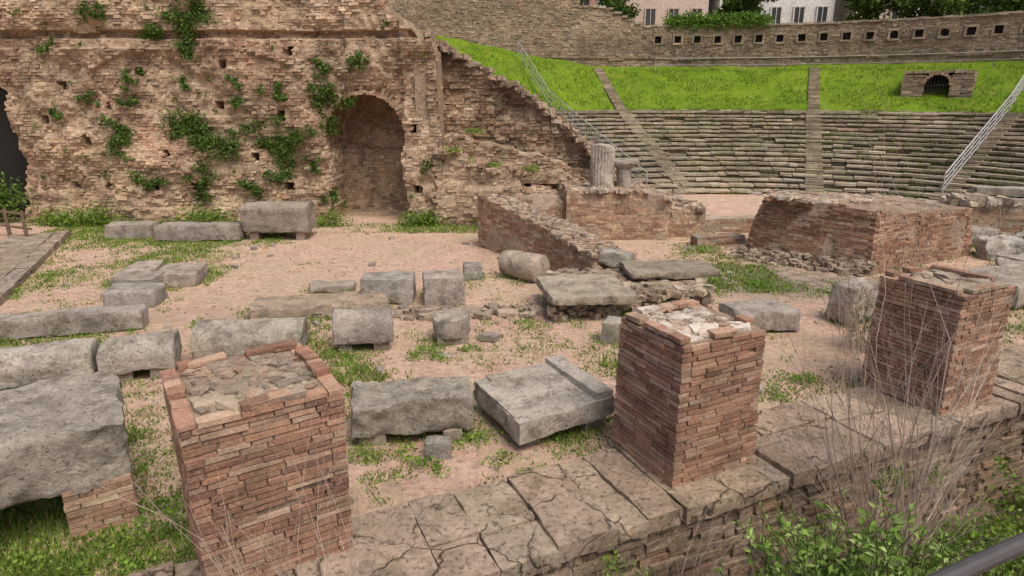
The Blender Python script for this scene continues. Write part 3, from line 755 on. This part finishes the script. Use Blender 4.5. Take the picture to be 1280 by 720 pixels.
# upper retaining wall
RW=28.4; M=MB(); T0,T1=TH0,TH1; LW=(T1-T0)*RW
def upath(s):
    t=T1-s/RW; x,y=pol(RW,t); return x,y,math.sin(t),-math.cos(t)
def utop(s):
    t=math.degrees(T1-s/RW)
    z=8.5+.05*N3(s*1.5,1)
    if t>2: z=8.6+min(1,(t-2)/5)*1.1+.2*N3(s*.6,3)
    if t>11: z=10.6+.5*N3(s*.5,3)
    return z
wh=[]
for td in np.arange(-72,0.5,2.75): wh.append((T1-math.radians(float(td)))*RW)
def ins(s,z,m=.24): return any(abs(s-h)<m for h in wh) and abs(z-7.68)<m
UP=[(.39,.30,.215),(.34,.26,.185),(.43,.34,.25),(.32,.24,.17),(.38,.275,.195),(.29,.235,.17)]
def palu(s,z):
    c=random.choice(UP); k=.95+.5*N3(s*.25,z*.5,6); return (c[0]*k,c[1]*k,c[2]*k)
panel(M,upath,LW,4.9,utop,.14,(.18,.45),palu,
      lambda s,z:(.9 if ins(s,z,.22) else .06*FB(s*.3,z*.5)+(.1 if z<6.4+.2*N3(s*.4,2) else 0)),thick=.3,prot=.025,miss=.05,back=(.30,.235,.17),res=.14,skip=lambda s,z:ins(s,z,.3),cap=1.0,bk=.02,bn=.05)
s=0
while s<LW:
    l=U(.4,.7); x,y,nx,ny=upath(s+l/2); z=utop(s+l/2); M.box(x-nx*.3,y-ny*.3,z+.06,math.atan2(nx,-ny),l/2-.01,.38,.07,jc((.38,.31,.24),.15),.02); s+=l
M.build('upper_retaining_wall',M_WALL)
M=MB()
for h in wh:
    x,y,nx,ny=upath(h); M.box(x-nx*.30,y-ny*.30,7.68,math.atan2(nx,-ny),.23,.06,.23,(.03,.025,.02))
M.build('vent_shade_panels',M_SHADE)  # dark boxes behind the vent holes, their shade given as colour
M=MB()
for h in wh:
    x,y,nx,ny=upath(h); an=math.atan2(nx,-ny); x-=nx*.05; y-=ny*.05
    for dx,dz_,hx,hz in ((-.29,0,.06,.28),(.29,0,.06,.28),(0,.29,.35,.06),(0,-.29,.35,.06)):
        M.box(x+math.cos(an)*dx,y+math.sin(an)*dx,7.68+dz_,an,hx,.1,hz,jc((.35,.275,.20),.18),.025)
M.build('vent_surrounds',M_WALL)
t=math.radians(-37.2); px,py=pol(24.3,t); M=MB()
def pl(lx,ly): return px+lx*math.cos(t)-ly*math.sin(t),py+lx*math.sin(t)+ly*math.cos(t)
for lx in (-1.2,1.2):
    for zz_ in np.arange(3.0,5.1,.15):
        for q in range(2):
            x,y=pl(lx+(q-.5)*.56+U(-.03,.03),1.0+U(-.03,.03)); M.box(x,y,float(zz_)+.075,t,.275,1.4,.07,jc((.40,.31,.225),.2),.02)
for k in range(11):
    tt=math.pi*(k+.5)/11; x,y=pl(.70*math.cos(tt),.9); M.box(x,y,4.5+.66*math.sin(tt),t,.1,1.35,.09,jc((.46,.31,.22),.15),.03)
for q in range(7):
    x,y=pl(-1.5+.5*q,1.0); M.box(x,y,5.22+U(-.03,.03),t,.24,1.45,.08,jc((.40,.32,.235),.2),.03)
p1=M.build('frame',M_WALL,center=False)
M=MB(); x,y=pl(0,1.9); M.box(x,y,4.1,t,.8,.1,1.2,(.02,.02,.02)); p2=M.build('shade_panel',M_SHADE,center=False)  # dark back panel painting the shade behind the gate
M=MB()
for k in range(9):
    x,y=pl(-.6+.15*k,-.1); M.tube((x,y,3.2),(x,y,5.0),.018,.018,(.1,.1,.1))
for z in (3.5,4.5):
    a_=pl(-.64,-.1); b_=pl(.64,-.1); M.tube((*a_,z),(*b_,z),.02,.02,(.1,.1,.1))
p3=M.build('bars',M_DARKMETAL,center=False)
join_parent('gated_archway',[('frame',p1),('shade_panel',p2),('bars',p3)])

# ------------------------------------------------------------ railings
def railing(name,pts,mat,h=1.0,bars=3,step=1.6,r=.025,vert=None):
    M=MB()
    for (p,q) in zip(pts,pts[1:]):
        p=Vector(p);q=Vector(q);L=(q-p).length;n=max(1,int(L/step))
        for i in range(n+1):
            c=p.lerp(q,i/n); M.tube(c,c+Vector((0,0,h)),r,r,(.4,.4,.4),6)
        for b in range(bars):
            o=Vector((0,0,h*(1-b/bars)*(.98))); M.tube(p+o,q+o,r*(1.1 if b==0 else .7),r*(1.1 if b==0 else .7),(.4,.4,.4),6)
        if vert:
            n=int(L/vert)
            for i in range(n): 
                c=p.lerp(q,i/n); M.tube(c+Vector((0,0,.1)),c+Vector((0,0,h)),r*.4,r*.4,(.4,.4,.4),3)
    return M.build(name,mat)
pr=[]
for r in (10.8,R1,27.5):
    t=math.radians(20.5); x,y=pol(r,t); pr.append((x,y,cz(max(r,R0),t)+.1))
railing('stair_railing',pr,M_METAL,1.05,3,1.5,.026,.35)
pr=[]
for r in (12.0,R1,24.5):
    t=math.radians(-46.5); x,y=pol(r,t); pr.append((x,y,cz(r,t)))
railing('stair_railing',pr,M_METAL,1.0,4,1.3,.034)
pr=[]
for td in range(-72,4,6):
    t=math.radians(td); x,y=pol(27.6,t); pr.append((x,y,cz(27.6,t)))
railing('safety_fence',pr,M_METAL,.9,2,2.0,.018)
a_=fromW(-4,1.16); b_=fromW(9,1.16)
M=MB(); A=Vector((*a_,2.13));B=Vector((*b_,2.13)); M.tube(A,B,.035,.035,(.1,.1,.1),12)
M.tube(A-Vector((0,0,.95)),B-Vector((0,0,.95)),.02,.02,(.1,.1,.1),8)
for i in range(8):
    c=A.lerp(B,i/7); M.tube(c,c-Vector((0,0,1.25)),.025,.025,(.1,.1,.1),8)
M.build('street_handrail',M_DARKMETAL)
M=MB()
for i in range(5):
    x=-16.6+i*.75; M.tube((x,19.0-.35*i,-.05),(x,19.0-.35*i,.85),.05,.045,(.2,.14,.1),6)
for z in (.35,.75): M.tube((-16.8,19.1,z),(-13.4,17.55,z),.04,.04,(.2,.14,.1),6)
M.build('wooden_fence',M_WOOD)

# ------------------------------------------------------------ ground
xs=np.concatenate([np.arange(-24,-9,.2),np.arange(-9,9,.1),np.arange(9,20.01,.2)]); ys=np.concatenate([np.arange(-8,3,.4),np.arange(3,14,.1),np.arange(14,21.6,.2)])
M=MB(); gm=np.zeros((len(xs),len(ys)))
for i,x in enumerate(xs):
    for j,y in enumerate(ys):
        x_=float(x);y_=float(y); M.v.append((x_,y_,gz(x_,y_))); gm[i,j]=gmask(x_,y_)
def grey(x,y):
    g=0
    if 3.2<x<8.5 and 11.9<y<15.3: g=.6-.25*math.hypot((x-5.8)/2.6,(y-13.4)/1.8)
    if x>8.5 and y>9 : g=.3
    if -.4<y-11.4-.06*x<.5 and x<1: g=max(g,.35)
    if x>2.0 and abs(wn(x,y)-6.0)<.8: g=max(g,.15)
    if wn(x,y)<4.4: g=.5
    return max(0,g)
w=len(ys)
for i in range(len(xs)-1):
    for j in range(len(ys)-1):
        a=i*w+j; x=float(xs[i]);y=float(ys[j])
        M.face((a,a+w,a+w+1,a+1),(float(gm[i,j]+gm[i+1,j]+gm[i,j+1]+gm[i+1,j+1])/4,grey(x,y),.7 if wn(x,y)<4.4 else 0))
M.build('stage_ground',M_GROUND,False,True,False)
M=MB(); M.v=[(-600,-600,-2.6),(600,-600,-2.6),(600,600,-2.6),(-600,600,-2.6)]; M.face((0,1,2,3),(.5,.3,.2)); M.build('ground',M_GROUND,center=False)
M=MB(); n=60
for j in range(n+1):
    t=math.radians(-100)+math.radians(180)*j/n
    for r,z in ((RW+.8,8.2),(45,8.3),(300,9.5)): x,y=pol(r,t); M.v.append((x,y,z+(1.2 if math.degrees(t)>9 else 0)))
for j in range(n):
    for a in range(2):
        q=j*3+a; M.face((q,q+3,q+4,q+1),(.1,.5,.3))
M.build('street_terrain',M_GROUND,center=False)

# ------------------------------------------------------------ vegetation
GR=[(.13,.225,.03),(.17,.28,.04),(.23,.34,.06),(.09,.165,.025),(.28,.35,.08)]
M=MB(); cnt=0
for _ in range(480000):
    y=4.5+15.6*R()**1.35; x=U(-14,13) if y>9 else U(-7,8)
    if abs(x)>y*.86+1.2: continue
    n=wn(x,y)
    if n<5.25: continue
    if x>3 and y>18.8: continue
    g=gmask(x,y)+.36*N3(x*1.7,y*1.7,5)+.34*N3(x*5,y*5)
    if g<.46 or R()>min(1,(g-.38)*1.9): continue
    h=U(.015,.055)*(1+.7*(g>.85)); M.blade(x,y,gz(x,y)-.005,h,U(.005,.010)*(1+y*.07),jc(random.choice(GR+[(.36,.38,.12)]),.2)); cnt+=1
    if cnt>190000: break
M.build('ground_grass',M_LEAF,center=False)
def clump(M,c,rad,n,size,pal,flat=1.0,up=0):
    for _ in range(n):
        v=Vector((random.gauss(0,.45),random.gauss(0,.45),random.gauss(0,.45)))
        if v.length>1.3: continue
        M.leaf((c[0]+v.x*rad[0],c[1]+v.y*rad[1],c[2]+v.z*rad[2]),size*U(.6,1.3),jc(random.choice(pal),.25),.6,up)
M=MB()
for sx,sy,r in stones_xy:
    for _ in range(7):
        if R()<.35 or r<.15: continue
        a=U(0,6.28); d=r+U(0,.18); x,y=sx+math.cos(a)*d,sy+math.sin(a)*d
        if x>16 or y>20: continue
        clump(M,(x,y,gz(x,y)+.03),(.24,.24,.055),70,.04,GR[:3],up=.4)
for x,y,k in ((-4.3,5.9,1.5),(-5,4.4,2),(-4.4,6.4,1.3),(-3.5,5.2,1.5),(-3.3,5.6,1.4),(-3.6,6.6,1.3),(-3.9,4.6,1.6),(-1.5,6.3,1.1),(-.3,6.7,1.4),(.9,7.4,1.0),(1.3,7.6,1),(-2.6,9.1,1.1),(-1.2,9.5,1.1),(-.6,6.9,1.2),(4.8,13.4,2.2),(5.2,13.0,1.8),(3.0,11.6,1.6),(2.4,11.4,1.2),(2.2,7.3,1.1),(3.4,7.9,1.2),(-3.2,4.6,1.2),(.4,5.5,.6),(4.2,8.3,1.2),(-10,12.5,1.4),(-5.4,10.6,1.0),(-.9,6.2,1.1),(.1,6.2,1.1),(-1.3,9.3,1.0),(-.7,9.6,.8)):
    for _ in range(4):
        clump(M,(x+U(-.25,.25)*k,y+U(-.18,.18)*k,max(0,gz(x,y))+.035),(.16*k,.13*k,.07*k),int(70*k),.042,GR[:3]+[(.22,.34,.06)],up=.4)
for _ in range(300):
    y=6+13*R(); x=U(-12,9)
    if wn(x,y)<5.5 or gmask(x,y)<.3: continue
    k=U(.5,1.3); clump(M,(x,y,gz(x,y)+.02),(.16*k,.16*k,.04),int(35*k),.04,GR+[(.35,.36,.12)],up=.4)
for X in np.arange(-15,2.5,.35):
    X=float(X); k=max(.16,.6+1.4*N3(X*.5,9))
    if abs(X+4.57)<1.1: k*=.15
    clump(M,(X,20.0-.2*R(),.12*k),(.35,.3,.28*k),int(190*k),.08,GR[:3],up=.3)
for X,k in ((-9.8,1.3),(-9.2,1.2),(-12.8,1.4),(-13.4,1.3),(-14.2,1.2),(-5.6,1.0),(-3.0,1.0),(-2.5,1.0),(-.9,.8)): clump(M,(X,19.75,.2),(.55*k,.3,.35*k),int(460*k),.09,GR[:3])
for x,y,z in ((-1.5,20.2,2.0),(-.6,20.3,1.8),(.6,20.4,1.7),(-1.2,21.3,2.8),(1.8,19.9,1.2),(3.0,18.6,1.4),(-1.8,19.9,2.3)): clump(M,(x,y,z+.02),(.35,.3,.12),150,.08,GR[:3],up=.3)
M.build('weeds',M_LEAF,center=False)
M=MB(); WG=[(.09,.16,.03),(.12,.21,.04),(.17,.26,.05),(.06,.12,.02)]
for X,z,k in ((-10.9,5.8,1.3),(-9.8,5.9,1.6),(-9.7,5.3,1.1),(-7.25,4.0,.9),(-9.95,4.25,.6),(-12.1,2.9,1.3),(-12.1,2.4,1.0),(-9.5,2.7,2.2),(-9.9,2.9,1.4),(-10.3,3.05,1.2),(-9.0,2.5,1.3),(-7.6,2.75,1.4),(-6.9,2.5,1.6),(-7.3,2.2,1.1),(-9.7,1.6,1.1),(-9.7,1.1,.9),(-7.1,1.65,1.2),(-11.4,1.4,1.1),(-8.2,1.2,1.0),(-5.7,.85,.8),(-5.5,4.15,1.4),(-5.65,3.5,1.2),(-5.8,3.0,.9),(-5.7,4.8,.8),(-2.3,1.9,.8),(-4.7,4.95,.8),(-11.7,3.85,.8),(-12.8,3.9,.6),(-14.0,5.3,.8),(-8.4,3.7,.5),(-9.0,6.6,1.6),(-12.5,6.3,1.0),(-6.3,1.9,.6),(-11.4,4.5,.7),(-13.9,3.4,.5),(-8.3,4.3,.5)):
    for _ in range(7):
        xx=X+random.gauss(0,.2)*k; z2=z+random.gauss(-.03,.16)*k
        clump(M,(xx,YW-.08+max(-.2,min(.3,dwall(xx+22,z2))),z2),(.2*k,.12,.17*k),int(50*k*k)+16,.085,WG)
for _ in range(60):
    xx=U(-15,-2.5); z2=U(.5,6.4)
    if inn(xx,z2) or z2>topA(xx+22)-.3: continue
    clump(M,(xx,YW-.05+max(-.2,min(.3,dwall(xx+22,z2))),z2),(.12,.08,.1),22,.07,WG)
M.build('wall_plants',M_LEAF,center=False)
M=MB(); clump(M,(-16.6,20.3,.7),(1.2,.5,.8),2600,.11,WG+GR[:2]); M.build('ivy_bush',M_LEAF)
M=MB()
def shoot(M,base,h,lean,lsize,pal,n=14,wd=.2,upb=.1):
    p=Vector(base); d=Vector((U(-lean,lean),U(-lean,lean),1)).normalized(); seg=h/6
    for i in range(6):
        q=p+d*seg; M.tube(p,q,.005,.004,(.16,.17,.07),3)
        if i>0:
            for _ in range(n//4+1):
                c=p.lerp(q,R()); o=Vector((U(-1,1),U(-1,1),U(-.1,.9)+upb)).normalized(); s_=lsize*U(.6,1.3)
                k=len(M.v); w_=o.cross(Vector((U(-1,1),U(-1,1),U(-1,1)))).normalized()*s_*wd
                for pt_ in (c,c+o*s_*.5+w_,c+o*s_-Vector((0,0,s_*.15)),c+o*s_*.5-w_): M.v.append(tuple(pt_))
                M.face((k,k+1,k+2,k+3),jc(random.choice(pal),.22))
        d=(d+Vector((U(-.25,.25),U(-.25,.25),.05))).normalized(); p=q
LG=[(.24,.37,.08),(.30,.43,.12),(.18,.29,.05),(.37,.48,.17),(.14,.23,.04)]
for _ in range(290):
    a=R()*6.28; r=.85*math.sqrt(R()); shoot(M,(2.85+1.0*r*math.cos(a),4.25+.5*r*math.sin(a),-.9+U(-.1,.2)),U(1.1,2.0)*(1-.4*r),.25,.09,LG,24,.2,.3)
M.build('green_shrub',M_LEAF)
M=MB()
for _ in range(90):
    a=R()*6.28; r=.5*math.sqrt(R()); shoot(M,(4.6+1.3*r*math.cos(a),5.3+.5*r*math.sin(a),-1.4),U(.4,.9),.4,.07,LG[:3],16)
for _ in range(45): shoot(M,(U(-.9,-.3),U(3.6,3.95),-1.2),U(1.1,1.5),.15,.06,LG,14)
for x,y,z in ((4.25,6.2,-.2),(5.0,6.6,-.4),(2.7,5.6,-.5),(3.5,5.9,-.7),(1.2,4.9,-.4),(6.2,7.1,-.6),(4.4,6.35,-.25),(1.9,5.2,-.8),(.9,4.75,-.1)): clump(M,(x,y,z),(.16,.08,.16),90,.05,GR[:3])
clump(M,(5.8,6.3,-1.15),(1.4,.5,.25),2600,.07,GR[:3],up=.3); clump(M,(7.3,7.0,-1.1),(1.2,.6,.3),1800,.07,GR[:3],up=.3); clump(M,(5.6,5.2,-1.15),(1.3,.8,.25),2600,.07,GR[:3],up=.3)
for _ in range(220):
    x=U(1,9); y=(U(1.6,3.95)-x*nW.x)/nW.y; clump(M,(x,y,gz(x,y)+.05),(.25,.25,.08),60,.05,[(.14,.19,.04),(.20,.24,.07),(.28,.25,.13)],up=.3)
M.build('trench_plants',M_LEAF,center=False)
def twig(M,p,d,l,r,dep,col):
    for i in range(4):
        q=p+d*(l/4); M.tube(p,q,r,r*.85,col,3); r*=.85; p=q
        d=(d+Vector((U(-.16,.16),U(-.16,.16),U(-.03,.08)))).normalized()
        if dep>0 and R()<.8:
            dd=(d+Vector((U(-.8,.8),U(-.8,.8),U(-.1,.5)))).normalized(); twig(M,p,dd,l*U(.35,.6),r*.65,dep-1,col)
M=MB(); TC=(.62,.50,.42)
for _ in range(32): twig(M,Vector((3.7+U(-.35,.35),5.25+U(-.25,.2),-1.4)),Vector((U(-.28,.28),U(-.05,.28),1)).normalized(),U(1.6,3.3),.0095,3,jc(TC,.2))
M.build('bare_bush',M_LEAF)
M=MB()
for _ in range(16): twig(M,Vector((-1.35+U(-.45,.35),3.55+U(-.1,.15),-.9)),Vector((U(-.2,.2),U(-.05,.15),1)).normalized(),U(1.5,2.3),.005,2,jc(TC,.2))
for _ in range(50): twig(M,Vector((U(0,3.2),0,0))+Vector((0,4.3,-1.2)),Vector((U(-.4,.4),U(-.1,.4),1)).normalized(),U(.7,1.4),.005,2,jc(TC,.2))
for _ in range(60):
    s_=U(2,8); x,y=fromW(s_,3.7); twig(M,Vector((x,y,-1.4)),Vector((U(-.4,.4),U(-.1,.3),1)).normalized(),U(.6,1.3),.005,2,jc(TC,.2))
M.build('dry_twigs',M_LEAF,center=False)
M=MB()
for _ in range(40): shoot(M,(5.7+U(-.25,.25),9.6+U(-.3,.3),0),U(.5,1.1),.3,.07,[(.16,.2,.05),(.25,.24,.1),(.12,.18,.04)],10)
for _ in range(25): twig(M,Vector((5.5+U(-.3,.3),9.5+U(-.3,.3),0)),Vector((U(-.4,.4),U(-.3,.3),1)).normalized(),U(.7,1.3),.005,2,jc(TC,.2))
M.build('shrub',M_LEAF)

# ------------------------------------------------------------ street above : ivy, trees, buildings
M=MB()
for td in np.arange(-15,-2,.35):
    t=math.radians(float(td)); x,y=pol(RW+.1,t); k=.7+.5*N3(float(td)*.5,1)
    clump(M,(x,y,8.75+.1*k),(.6,.45,.8*k),260,.17,[(.13,.25,.035),(.19,.32,.045),(.09,.18,.025)])
M.build('ivy',M_LEAF)
def tree(x,y,z,h,rad,name='street_tree',pal=[(.06,.11,.02),(.09,.16,.03),(.12,.20,.04)]):
    M=MB(); M.tube((x,y,z-.3),(x+U(-.2,.2),y,z+h*.45),.2,.12,(.16,.12,.09),8)
    for _ in range(7):
        a=R()*6.28; e=(x+math.cos(a)*rad*.6,y+math.sin(a)*rad*.6,z+h*U(.5,.85)); M.tube((x,y,z+h*.35),e,.08,.03,(.16,.12,.09),5)
    for _ in range(26):
        v=Vector((random.gauss(0,.45),random.gauss(0,.45),random.gauss(0,.4))); c=(x+v.x*rad,y+v.y*rad,z+h*.5+v.z*h*.5)
        clump(M,c,(rad*.38,rad*.38,rad*.32),170,.30,[jc(q,.2) for q in pal])
    return M.build(name,M_LEAF)
for x,y,h,r in ((29,47,5,2.6),(33,45,4.5,2.6),(36.5,42,5,2.8),(40,39,5,3),(43,36,5,3),(26,50,4.5,2.3),(38,48,6,3),(45,42,6,3.2),(31,49,5,2.5),(17.6,52,4.5,1.8),(8.0,53,5,1.9)): tree(x,y,8.3,h,r)
def building(name,x,y,w,d,h,z,col,rot=0,nw=5,floors=3,shop=False):
    ca,sa=math.cos(rot),math.sin(rot)
    def W(lx,ly): return x+lx*ca-ly*sa,y+lx*sa+ly*ca
    parts=[]; M=MB(); c=W(0,d/2); M.box(c[0],c[1],z+h/2,rot,w/2,d/2,h/2,col); 
    c=W(0,d/2); M.box(c[0],c[1],z+h+.2,rot,w/2+.3,d/2+.3,.2,(.5,.45,.4)); M.box(*W(0,-.04),z+.4,rot,w/2+.02,.06,.4,(.35,.32,.28))
    parts.append(('walls',M.build('walls',M_PLASTER,center=False)))
    G=MB();F=MB(); sx=w/nw
    for f in range(floors):
        for i in range(nw):
            lx=-w/2+sx*(i+.5); zc=z+2.0+f*3.4; ww,hh=(sx*.20,.75)
            a_=W(lx,-.03); G.box(a_[0],a_[1],zc,rot,ww,.04,hh,(.05,.06,.07))
            for dx,dz_,hx,hz in ((-ww-.06,0,.06,hh+.1),(ww+.06,0,.06,hh+.1),(0,hh+.05,ww,.05),(0,-hh-.08,ww+.2,.08),(0,0,.03,hh)):
                a_=W(lx+dx,-.07); F.box(a_[0],a_[1],zc+dz_,rot,hx,.06,hz,(col[0]*.9,col[1]*.85,col[2]*.8))
    parts+= [('windows',G.build('windows',M_GLASS,center=False)),('window_frames',F.build('window_frames',M_PLASTER,center=False))]
    return join_parent(name,parts)
building('apartment_building',13,60,8,9,13,8.35,(.62,.50,.42),0,4,3)
building('apartment_building',22.5,59,9.5,9,13,8.35,(.74,.72,.68),-.08,5,3)
building('apartment_building',32.5,56,9,9,13,8.35,(.70,.60,.46),-.25,4,3)
building('apartment_building',42,51,10,9,13,8.35,(.6,.5,.4),-.5,4,3)
building('apartment_building',1,56,12,9,11,9.5,(.48,.27,.22),.1,5,3)

# ------------------------------------------------------------ camera, light
cam=bpy.data.cameras.new('camera'); co=bpy.data.objects.new('camera',cam); bpy.context.collection.objects.link(co)
co.location=(0,0,3.9); co.rotation_euler=(math.radians(90-16.7),0,0); cam.sensor_width=36; cam.lens=22.5; cam.clip_end=1500; cam.clip_start=.05
sc.camera=co
az,el=math.radians(145),math.radians(60)
sl=bpy.data.lights.new('sun','SUN'); sl.energy=2.1; sl.angle=math.radians(30); sl.color=(1,.94,.85)
so=bpy.data.objects.new('sun',sl); bpy.context.collection.objects.link(so)
dv=-Vector((math.sin(az)*math.cos(el),math.cos(az)*math.cos(el),math.sin(el))); so.rotation_euler=dv.to_track_quat('-Z','Y').to_euler()
w=bpy.data.worlds.new('World'); sc.world=w; w.use_nodes=True; nt=w.node_tree; nt.nodes.clear()
sky=nd(nt,'ShaderNodeTexSky'); sky.sky_type='NISHITA'; sky.sun_disc=False; sky.sun_elevation=el; sky.sun_rotation=az; sky.dust_density=6; sky.air_density=1
bg=nd(nt,'ShaderNodeBackground'); bg.inputs[1].default_value=.135; nt.links.new(sky.outputs[0],bg.inputs[0])
ow=nd(nt,'ShaderNodeOutputWorld'); nt.links.new(bg.outputs[0],ow.inputs[0])
print('verts',sum(len(m.vertices) for m in bpy.data.meshes),'blades',cnt)
